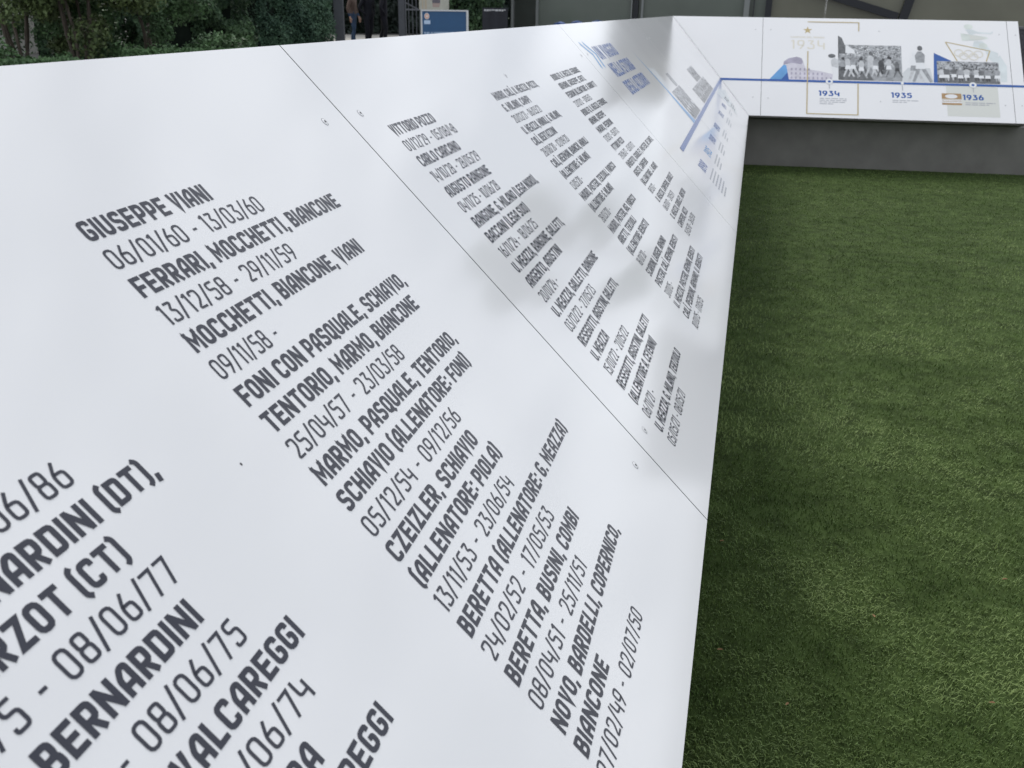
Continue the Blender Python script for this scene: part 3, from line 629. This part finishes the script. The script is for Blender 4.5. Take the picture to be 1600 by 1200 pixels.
def tree(name, label, base, hgt, spread, stems, n, size, key, seed, crown0=.3, lean=.15, group=None, rad=.06):
    r2 = random.Random(seed); rn = np.random.default_rng(seed); root = empty(name, label, 'tree', group, loc=base)
    tips = []
    mb = MB()
    for i in range(stems):
        a = 2 * math.pi * i / stems + r2.uniform(-.4, .4); l = lean * r2.uniform(.5, 1.3); P = []
        off = Vector((math.cos(a), math.sin(a), 0)) * (.10 if stems > 1 else 0)
        for j in range(6):
            t = j / 5; P.append(off + Vector((math.cos(a) * l * hgt * t ** 1.2, math.sin(a) * l * hgt * t ** 1.2, hgt * .8 * t)) + Vector((r2.uniform(-.05, .05), r2.uniform(-.05, .05), 0)))
        mb.tube(P, [rad * (1 - .8 * j / 5) for j in range(6)], M['bark'])
        for j in range(2, 6):
            for q in range(3):
                b2 = r2.uniform(0, 6.28); ln = spread * r2.uniform(.35, .8); e = P[j] + Vector((math.cos(b2) * ln, math.sin(b2) * ln, r2.uniform(-.1, .5) * ln))
                mb.tube([P[j], (P[j] + e) / 2 + Vector((0, 0, .08)), e], [rad * .35, rad * .22, rad * .08], M['bark'], 5); tips.append(e)
    mb.build('trunk', root, smooth=True)
    C = []
    for e in tips: C.append((np.array(e), r2.uniform(.28, .6) * spread * .55))
    for q in range(stems * 6):
        a = r2.uniform(0, 6.28); rr = spread * math.sqrt(r2.random()); z = hgt * r2.uniform(crown0, 1.0); C.append((np.array((math.cos(a) * rr, math.sin(a) * rr, z)), r2.uniform(.3, .6) * spread * .5))
    k = rn.integers(0, len(C), n); cen = np.array([c[0] for c in C])[k]; rd = np.array([c[1] for c in C])[k]
    d = rn.normal(0, 1, (n, 3)); d /= np.linalg.norm(d, axis=1)[:, None]; P = cen + d * (rd * rn.random(n) ** .45)[:, None]
    P[:, 2] = np.maximum(P[:, 2], .05)
    leaves('crown', P, d + np.array((0, 0, .5)), size, GREEN[key], root, seed)
    return root
tree('broad_tree', 'tall broad tree rising beyond the glass pavilion, mirrored softly in the long stand', Vector((9.4, 33.0, GZ)), 12.6, 3.5, 1, 24000, .34, 'fresh', 34, .58, .02, rad=.28)
# left: loose tree with several stems, pale wall behind it
tree('shrub_tree', 'loose multi-stemmed olive green tree at the far left behind the long stand', at(118, 19.5), 4.4, 1.35, 6, 46000, .085, 'olive', 11, .10, .16, rad=.034)
tree('shrub_tree', 'bushier green tree right of the multi-stemmed one with leaves down to the low hedge', at(228, 21.5), 4.2, 1.15, 3, 34000, .08, 'fresh', 12, .06, .12, rad=.04)
tree('shrub_tree', 'thin green tree in front of the pale wall at the left picture edge', at(18, 20.5), 4.6, 1.15, 5, 34000, .085, 'fresh', 15, .05, .2, rad=.035)
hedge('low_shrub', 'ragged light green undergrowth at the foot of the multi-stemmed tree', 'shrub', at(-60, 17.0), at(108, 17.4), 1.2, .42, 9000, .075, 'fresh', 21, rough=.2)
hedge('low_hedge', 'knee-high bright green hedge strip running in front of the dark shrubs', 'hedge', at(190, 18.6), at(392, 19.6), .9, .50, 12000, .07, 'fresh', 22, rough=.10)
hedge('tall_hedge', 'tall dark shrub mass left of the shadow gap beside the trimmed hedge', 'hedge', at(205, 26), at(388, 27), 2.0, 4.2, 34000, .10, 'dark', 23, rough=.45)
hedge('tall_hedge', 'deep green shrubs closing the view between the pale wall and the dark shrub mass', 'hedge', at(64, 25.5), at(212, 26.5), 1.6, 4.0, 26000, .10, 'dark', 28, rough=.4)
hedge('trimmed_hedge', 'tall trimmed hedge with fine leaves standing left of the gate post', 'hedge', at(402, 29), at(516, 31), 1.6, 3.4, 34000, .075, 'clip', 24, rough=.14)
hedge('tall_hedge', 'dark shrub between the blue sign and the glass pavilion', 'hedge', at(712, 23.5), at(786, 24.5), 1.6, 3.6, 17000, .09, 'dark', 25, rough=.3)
hedge('background_trees', 'dark mass of trees far behind the gate', 'trees', at(250, 47), at(1000, 52), 3, 7.5, 42000, .22, 'deep', 26, rough=.9)['kind'] = 'thing'
hedge('background_trees', 'dark mass of trees far behind the pale wall', 'trees', at(-330, 37), at(-30, 37), 3, 7, 26000, .2, 'dark', 27, rough=.8)
mb = MB(); rw = (at(62, 29) - at(-140, 27)); rot = Matrix.Rotation(math.atan2(rw.y, rw.x), 3, 'Z')
mw = mat('render', (0.62, 0.61, 0.57), 0.85, 0.3, var=0.12, scale=3)
mb.box((0, 0, 1.5), (rw.length, .25, 3.0), mw, rot); o = mb.build('garden_wall'); o.location = (at(62, 29) + at(-140, 27)) / 2
mb = MB(); mb.box((0, 0, 3.04), (rw.length + .1, .33, .08), mat('coping', (0.3, 0.29, 0.27), .8), rot); mb.build('coping', o)
tag(o, 'pale rendered garden wall glimpsed through the leaves at the left edge', 'wall')

# ------------------------------------------------------------------ gate
GM = mat('gate_paint', (0.085, 0.092, 0.105), 0.5, 0.4, var=0.1, scale=8)
pth = [at(500, 33.2), at(690, 33.2), at(720, 46), at(470, 46)]
sheet('path', [(p.x, p.y) for p in pth], GZ - .012, mat('path_stone', (0.40, 0.38, 0.34), 0.85, 0.3, var=0.12, scale=4))
def post(px, D, w, h, label):
    mb = MB(); mb.box((0, 0, h / 2), (w, w, h), GM); mb.box((0, 0, h + .03), (w + .06, w + .06, .06), GM)
    o = mb.build('gate_post', bevel=.01); o.location = at(px, D); o.rotation_euler.z = .3; tag(o, label, 'gate post', 'posts of the gate'); return o
post(529, 32, .29, 2.5, 'grey gate post standing against the trimmed hedge'); post(627, 32, .19, 2.5, 'slimmer grey gate post carrying the barred gate leaf')
p0, p1 = at(632, 32), at(668, 33); gd = (p1 - p0); gl = gd.length; ga = math.atan2(gd.y, gd.x)
gt = empty('gate', 'grey gate leaf of thin upright bars between gate post and blue sign', 'gate', loc=p0); gt.rotation_euler.z = ga
mb = MB()
for z in (.10, 1.15, 2.1): mb.box((gl / 2, 0, z), (gl, .04, .05), GM)
for x in (.025, gl - .025): mb.box((x, 0, 1.1), (.05, .05, 2.2), GM)
mb.tube([(.05, .0, 1.35), (gl - .05, .0, 1.02)], .02, GM, 6); mb.build('gate_frame', gt)
for i in range(1, 6):
    mb = MB(); mb.tube([(gl * i / 6, 0, .12), (gl * i / 6, 0, 2.1)], .016, GM, 8); mb.build('bar', gt)

# ------------------------------------------------------------------ people at the gate
SK = mat('skin', (0.46, 0.28, 0.20), 0.5, 0.4); HAIR = mat('hair', (0.03, 0.022, 0.018), 0.6, 0.3)
def person(label, px, D, rot, jacket, trousers, shoe, stride=.12, hgt=1.76, coat=.86, armout=.1, pocket=False):
    cj = mat('jacket', jacket, .8, .2, var=.15, scale=9, bump=.2); ct = mat('trousers', trousers, .85, .2, var=.2, scale=9, bump=.2); cs = mat('shoes', shoe, .5, .4)
    V, E, Rr = [], [], []
    def add(p, r, par=None):
        V.append(p); Rr.append(r); i = len(V) - 1
        if par is not None: E.append((par, i))
        return i
    pel = add((0, 0, .94), (.155, .115)); wst = add((0, 0, 1.10), (.145, .105), pel); ch = add((0, .01, 1.30), (.175, .12), wst); up = add((0, 0, 1.43), (.13, .09), ch)
    nk = add((0, -.005, 1.50), (.055, .055), up); hl = add((0, -.02, 1.585), (.066, .074), nk); hm = add((0, -.01, 1.655), (.076, .092), hl); ht = add((0, 0, 1.735), (.055, .068), hm)
    nose = add((0, -.105, 1.625), (.012, .014), hm)
    for s in (-1, 1):
        fy = s * stride
        hp = add((s * .085, 0, .90), (.095, .10), pel); kn = add((s * .10, -.02 + fy * .5, .50), (.062, .065), hp); cf = add((s * .105, .03 + fy * .8, .33), (.056, .06), kn)
        an = add((s * .11, .02 + fy, .10), (.047, .05), cf); hl2 = add((s * .11, .03 + fy, .045), (.042, .042), an); add((s * .125, -.13 + fy, .032), (.042, .03), hl2)
        shd = add((s * .175, 0, 1.42), (.068, .068), up); el = add((s * (.22 + armout), .04, 1.15), (.046, .046), shd); wr = add((s * (.22 + armout * 1.1), -.05, .92), (.030, .034), el)
        if pocket: V[el] = (s * .27, .07, 1.16); V[wr] = (s * .20, -.03, 1.0)
        pm = add((s * .15, -.03, .95), (.03, .04), wr) if pocket else add((s * (.225 + armout * 1.1), -.07, .85), (.022, .040), wr)
        for q, (dy, ln) in (() if pocket else enumerate(((-.030, .075), (-.010, .085), (.010, .078), (.028, .06)))):
            f1_ = add((s * (.225 + armout * 1.1), -.072 + dy, .81), (.0095, .0095), pm); f2_ = add((s * (.218 + armout * 1.1), -.078 + dy, .81 - ln * .55), (.0085, .0085), f1_); add((s * (.205 + armout * 1.1), -.080 + dy, .81 - ln), (.007, .007), f2_)
        if pocket: continue
        th = add((s * (.215 + armout * 1.1), -.125, .845), (.010, .010), pm); add((s * (.205 + armout * 1.1), -.14, .81), (.008, .008), th)
    me = bpy.data.meshes.new('person'); me.from_pydata(V, E, []); o = bpy.data.objects.new('person', me); col.objects.link(o)
    md = o.modifiers.new('skin', 'SKIN'); md.use_smooth_shade = True; sv = me.skin_vertices[0].data
    for i, r in enumerate(Rr): sv[i].radius = r
    sv[0].use_root = True
    o.modifiers.new('sub', 'SUBSURF').levels = 1
    dg = bpy.context.evaluated_depsgraph_get(); dg.update(); nm = bpy.data.meshes.new_from_object(o.evaluated_get(dg))
    o.modifiers.clear(); o.data = nm; nm.materials.clear()
    for m_ in (SK, cj, ct, cs): nm.materials.append(m_)
    for p in nm.polygons:
        c = p.center; arm = abs(c.x) > .20
        p.material_index = (0 if c.z > 1.50 else 0 if (arm and c.z < .93) else 3 if c.z < .085 else 1 if c.z > coat else 2); p.use_smooth = True
    mb = MB(); n = 12
    rings = [[(.082 * k * math.cos(2 * math.pi * i / n), .005 + .098 * k * math.sin(2 * math.pi * i / n) + .012, z) for i in range(n)] for k, z in ((1.0, 1.645), (1.05, 1.70), (.86, 1.75), (.4, 1.775))]
    for a, b in zip(rings, rings[1:]):
        for i in range(n):
            if a[i][1] < -.045 and a[i][2] < 1.69: continue
            mb.face([a[i], a[(i + 1) % n], b[(i + 1) % n], b[i]], HAIR)
    mb.face(rings[-1], HAIR); mb.build('hair', o, True)
    mb = MB()
    for s in (-1, 1):
        mb.box((s * .030, -.094, 1.65), (.022, .012, .009), HAIR); mb.box((s * .082, .005, 1.64), (.014, .03, .055), SK)
    mb.box((0, -.091, 1.582), (.04, .012, .008), mat('lips', (.3, .12, .1))); mb.build('face_features', o)
    k = hgt / 1.78; o.scale = (k * (1.2 if pocket else 1), k * (1.2 if pocket else 1), k); o.location = at(px, D); o.rotation_euler.z = rot
    tag(o, label, 'person', 'people at the gate'); return o
person('person in blue jeans and brown jacket walking beside the left gate post', 551, 33.3, 1.5, (0.12, 0.085, 0.07), (0.045, 0.075, 0.13), (0.4, 0.42, 0.44), .10, 1.76, 1.02)
person('person in black clothes standing in the middle of the gateway', 575, 33.0, 1.2, (0.012, 0.013, 0.018), (0.012, 0.013, 0.018), (0.01, 0.01, 0.012), .06, 1.8, .80, .1, True)
person('person in black clothes standing nearest the barred gate leaf', 599, 33.0, 1.9, (0.014, 0.014, 0.02), (0.013, 0.014, 0.018), (0.01, 0.01, 0.012), .07, 1.82, .78, .1, True)

# ------------------------------------------------------------------ blue sign and poster board
SB = mat('sign_blue', (0.022, 0.082, 0.185), 0.35, 0.4, var=.06, scale=4); SW = mat('sign_frame', (0.55, 0.57, 0.58), 0.4, 0.4); SO = mat('emblem_orange', (0.62, 0.36, 0.27), .4)
p0, p1 = at(657.5, 20), at(731, 20.3); sd_ = p1 - p0; sl_ = sd_.length
sg = empty('information_sign', 'blue information sign with round emblem and silver frame behind the long stand', 'sign', loc=p0); sg.rotation_euler.z = math.atan2(sd_.y, sd_.x)
ST = 1.205
FS = Frame((1, 0, 0), (0, 0, 1), (0, -1, 0))
mb = MB(); mb.box((sl_ / 2, 0, ST - .42), (sl_ - .04, .03, .80), SB); bd = mb.build('board', sg)
mb = MB(); mb.box((sl_ / 2, 0, ST - .008), (sl_, .06, .026), SW); mb.box((sl_ - .02, 0, ST / 2 - .011), (.045, .06, ST - .022), SW); mb.box((.008, 0, ST / 2 - .011), (.016, .06, ST - .022), SW); mb.box((sl_ / 2, 0, ST - .835), (sl_ - .066, .05, .03), SW); mb.build('frame', sg)
mb = MB(); ellipse(mb, FS, .115, ST - .115, .052, .058, .018, M['g5']); ellipse(mb, FS, .115, ST - .115, .043, .048, .020, SO); ellipse(mb, FS, .115, ST - .115, .018, .020, .022, M['g5'])
rect(mb, FS, .055, ST - .262, .185, ST - .19, .018, M['pale_blue']); mb.build('emblem', bd)
mb = MB(); write(mb, FS, "SALA CONFERENZE", .055, ST - .472, .065, M['pale_blue'], True, .70, k=.018); mb.build('lettering', bd)
p0, p1 = at(655.5, 22.5), at(701, 22.8); pd = p1 - p0; pl = pd.length
pb = empty('poster_board', 'cream poster board with a dim portrait above the blue sign', 'poster', loc=p0); pb.rotation_euler.z = math.atan2(pd.y, pd.x)
PC = mat('poster_cream', (0.42, 0.42, 0.36), .6, .3, var=.15, scale=5); PT = mat('poster_tan', (0.42, 0.36, 0.27), .6); PP = mat('poster_mauve', (0.12, 0.11, 0.13), .6, var=.2, scale=8); PS = mat('poster_skin', (.36, .28, .25), .6)
mb = MB(); mb.box((pl / 2, 0, 1.80), (pl, .04, 1.2), PC); bo = mb.build('board', pb)
mb = MB(); rect(mb, FS, .05, 1.21, .085, 2.38, .022, PT); rect(mb, FS, .12, 1.21, .17, 2.38, .022, PT)
flat(mb, FS, [(.30, 1.335), (.50, 1.335), (.48, 1.58), (.44, 1.66), (.36, 1.66), (.31, 1.55)], .022, PP); flat(mb, FS, [(.31, 1.25), (.47, 1.25), (.50, 1.335), (.30, 1.335)], .022, PS); ellipse(mb, FS, .40, 1.76, .07, .1, .024, PS)
mb.build('portrait', bo)
for x in (.03, pl - .03):
    mb = MB(); mb.box((x, 0, .575), (.05, .05, 1.15), GM); mb.build('leg', pb)
# folded dark parasol cover / banner with a pale hem in front of the shrub
p0, p1 = at(754, 22), at(793, 22.3); bd_ = p1 - p0; bl = bd_.length
bn = empty('roller_banner', 'nearly black banner with a pale broken stripe along its top beside the pavilion', 'banner', loc=p0); bn.rotation_euler.z = math.atan2(bd_.y, bd_.x)
BK = mat('banner_black', (0.018, 0.02, 0.026), .6, .3, var=.3, scale=4)
mb = MB(); mb.box((bl / 2, 0, .66), (bl, .03, 1.2), BK); bo = mb.build('cloth', bn)
mb = MB(); x = .03; r2 = random.Random(4)
while x < bl - .08:
    l = r2.uniform(.03, .09); rect(mb, FS, x, 1.195 + r2.uniform(-.01, .012), x + l, 1.225, .017, M['g4']); x += l + .014
mb.build('stripe', bo)
mb = MB(); mb.box((bl / 2, 0, .03), (bl + .06, .22, .055), GM); mb.build('foot', bn)

# ------------------------------------------------------------------ glass pavilion behind
pav = empty('glass_pavilion', 'grey glass pavilion with dark mullions behind the far display stand', 'pavilion', loc=(0, 17.0, GZ))
def gx(px, y=17.0):                    # where a pixel column meets the facade
    d = ray(px, 20); return CAM.x + d.x * (y - CAM.y) / d.y
def glass(name, rgb, rough, var):
    return mat(name, rgb, rough, 0.5, var=var, scale=.55, rvar=.04)
GA = glass('dark_grey_glass', (0.055, 0.062, 0.056), .12, .25); GB = glass('grey_green_glass', (0.105, 0.125, 0.105), .16, .18); GC = glass('olive_glass', (0.135, 0.135, 0.10), .16, .18)  # darker grey for the leftmost pane, lighter greens further right
STL = mat('dark_steel', (0.012, 0.014, 0.018), .4, .4); ALU = mat('aluminium', (0.20, 0.215, 0.21), .4, .4); STN = mat('dark_stone', (0.06, 0.06, 0.066), .7, .3, var=.5, scale=30)
xs = [gx(p) for p in (790, 800, 840, 993.5, 1166, 1200, 1290, 1415, 1760, 2100)]
PLH = 0.70
mb = MB(); mb.box(((xs[0] + xs[-1]) / 2, .1, PLH / 2), (xs[-1] - xs[0], .5, PLH), STN); mb.build('stone_plinth', pav)
xt = 1.55
def top(x): return 3.95 if x < xt else 2.15
cuts = sorted(xs[1:] + [xt])
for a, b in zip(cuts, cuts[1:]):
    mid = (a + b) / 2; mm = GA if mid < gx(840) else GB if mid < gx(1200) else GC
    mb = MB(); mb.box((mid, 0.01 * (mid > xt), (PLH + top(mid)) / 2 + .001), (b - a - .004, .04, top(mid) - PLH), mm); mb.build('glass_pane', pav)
def mull(px, w, m, name='mullion', dx=0):
    x = gx(px) + dx; mb = MB(); mb.box((x, -.06, (PLH + top(x)) / 2), (w, .16, top(x) - PLH - .006), m); return mb.build(name, pav)
mull(802, .055, ALU); mull(840.5, .055, ALU); mull(993.8, .125, STL); mull(1004, .05, ALU); mull(987.5, .03, ALU); mull(1166, .13, ALU); mull(1177, .02, STL); mull(1200, .15, STL)
pl0, pl1 = at(1591, 23.2), at(1800, 23.2)
mb = MB(); mb.box((0, 0, .50), ((pl1 - pl0).length, .5, 1.0), STN); mb.box((0, 0, 1.025), ((pl1 - pl0).length + .06, .56, .05), mat('cap_stone', (.11, .11, .115), .7, .3, var=.2, scale=10)); o = mb.build('stone_planter')
o.location = (pl0 + pl1) / 2; o.rotation_euler.z = math.atan2((pl1 - pl0).y, (pl1 - pl0).x); tag(o, 'dark speckled stone planter block beyond the right end of the far stand', 'planter')
# slanting braces
def brace(p, q, w):
    mb = MB(); a = Vector((gx(p[0]), -.12, 0)); b = Vector((gx(q[0]), -.12, 0))
    def zz(px, py): d = ray(px, py); return CAM.z + d.z * (17.0 - .12 - CAM.y) / d.y - GZ
    a.z = zz(*p); b.z = zz(*q); d = b - a; L = d.length; ang = math.atan2(d.z, d.x)
    mb.box((a + b) / 2, (L, .12, w), STL, Matrix.Rotation(-ang, 3, 'Y')); return mb.build('brace', pav)
brace((1180, -42), (1402, 26), .17); brace((1429, -55), (1410, 34), .20)
mb = MB(); mb.box(((xs[1] + xt) / 2, .3, 4.04), (xt - xs[1] + .2, 1.2, .18), mat('fascia', (0.16, 0.17, 0.165), .6, .3, var=.1, scale=3)); mb.build('fascia', pav)
mb = MB(); mb.box(((xt + xs[-1]) / 2 + .01, 0, 2.18), (xs[-1] - xt - .02, .12, .06), ALU); mb.build('top_rail', pav)

# chairs and a table in front of the glass
CB = mat('chair_blue', (0.012, 0.055, 0.20), .5, .4, var=.15, scale=6)
def chair(px, D, rz, label):
    r_ = empty('armchair', label, 'chair', 'blue armchairs in front of the pavilion', loc=at(px, D)); r_.rotation_euler.z = rz
    mb = MB(); mb.box((0, 0, .42), (.56, .54, .10), CB); mb.build('seat', r_, bevel=.03)
    mb = MB(); n = 9                                  # rounded shell back
    A = []; B = []
    for i in range(n):
        t = math.pi * i / (n - 1); A.append((.30 * math.cos(t), .0, .47 + .555 * math.sin(t) ** .6)); B.append((.27 * math.cos(t), .08, .47 + .535 * math.sin(t) ** .6))
    A = [(.30, -.02, .45)] + A[1:-1] + [(-.30, -.02, .45)]; B = [(.27, .07, .45)] + B[1:-1] + [(-.27, .07, .45)]
    mb.prism([(x, y + .22, z) for x, y, z in A], [(x, y + .22, z) for x, y, z in B], CB); mb.build('backrest', r_)
    for s in (-1, 1):
        mb = MB(); mb.box((s * .28, 0, .60), (.06, .5, .05), CB); mb.build('armrest', r_, bevel=.015)
        for y in (-.2, .2):
            mb = MB(); mb.tube([(s * .24, y, .38), (s * .27, y * 1.1, 0)], [.02, .015], STL, 8); mb.build('leg', r_)
    return r_
chair(909, 22.2, 2.9, 'blue rounded armchair whose back rises highest above the long stand'); chair(935, 23.6, 3.3, 'blue armchair on the right of the pair, barely showing above the stand'); chair(888, 20.6, 2.6, 'blue armchair on the left, only a sliver showing beside the table')
tb = empty('cafe_table', 'pale wooden table top left of the blue armchairs', 'table', loc=at(846, 21.6)); TW = mat('table_wood', (0.36, 0.29, 0.24), .5, .4, var=.15, scale=8, stretch=(1, 6, 1))
mb = MB(); n = 24; C1 = [(.34 * math.cos(2 * math.pi * i / n), .34 * math.sin(2 * math.pi * i / n)) for i in range(n)]
mb.prism([(x, y, .80) for x, y in C1], [(x, y, .83) for x, y in C1], TW); mb.build('table_top', tb)
mb = MB(); mb.tube([(0, 0, .02), (0, 0, .80)], .03, STL, 10); mb.build('pillar', tb)
mb = MB(); mb.tube([(0, 0, 0), (0, 0, .025)], .22, STL, 18); mb.build('base', tb)
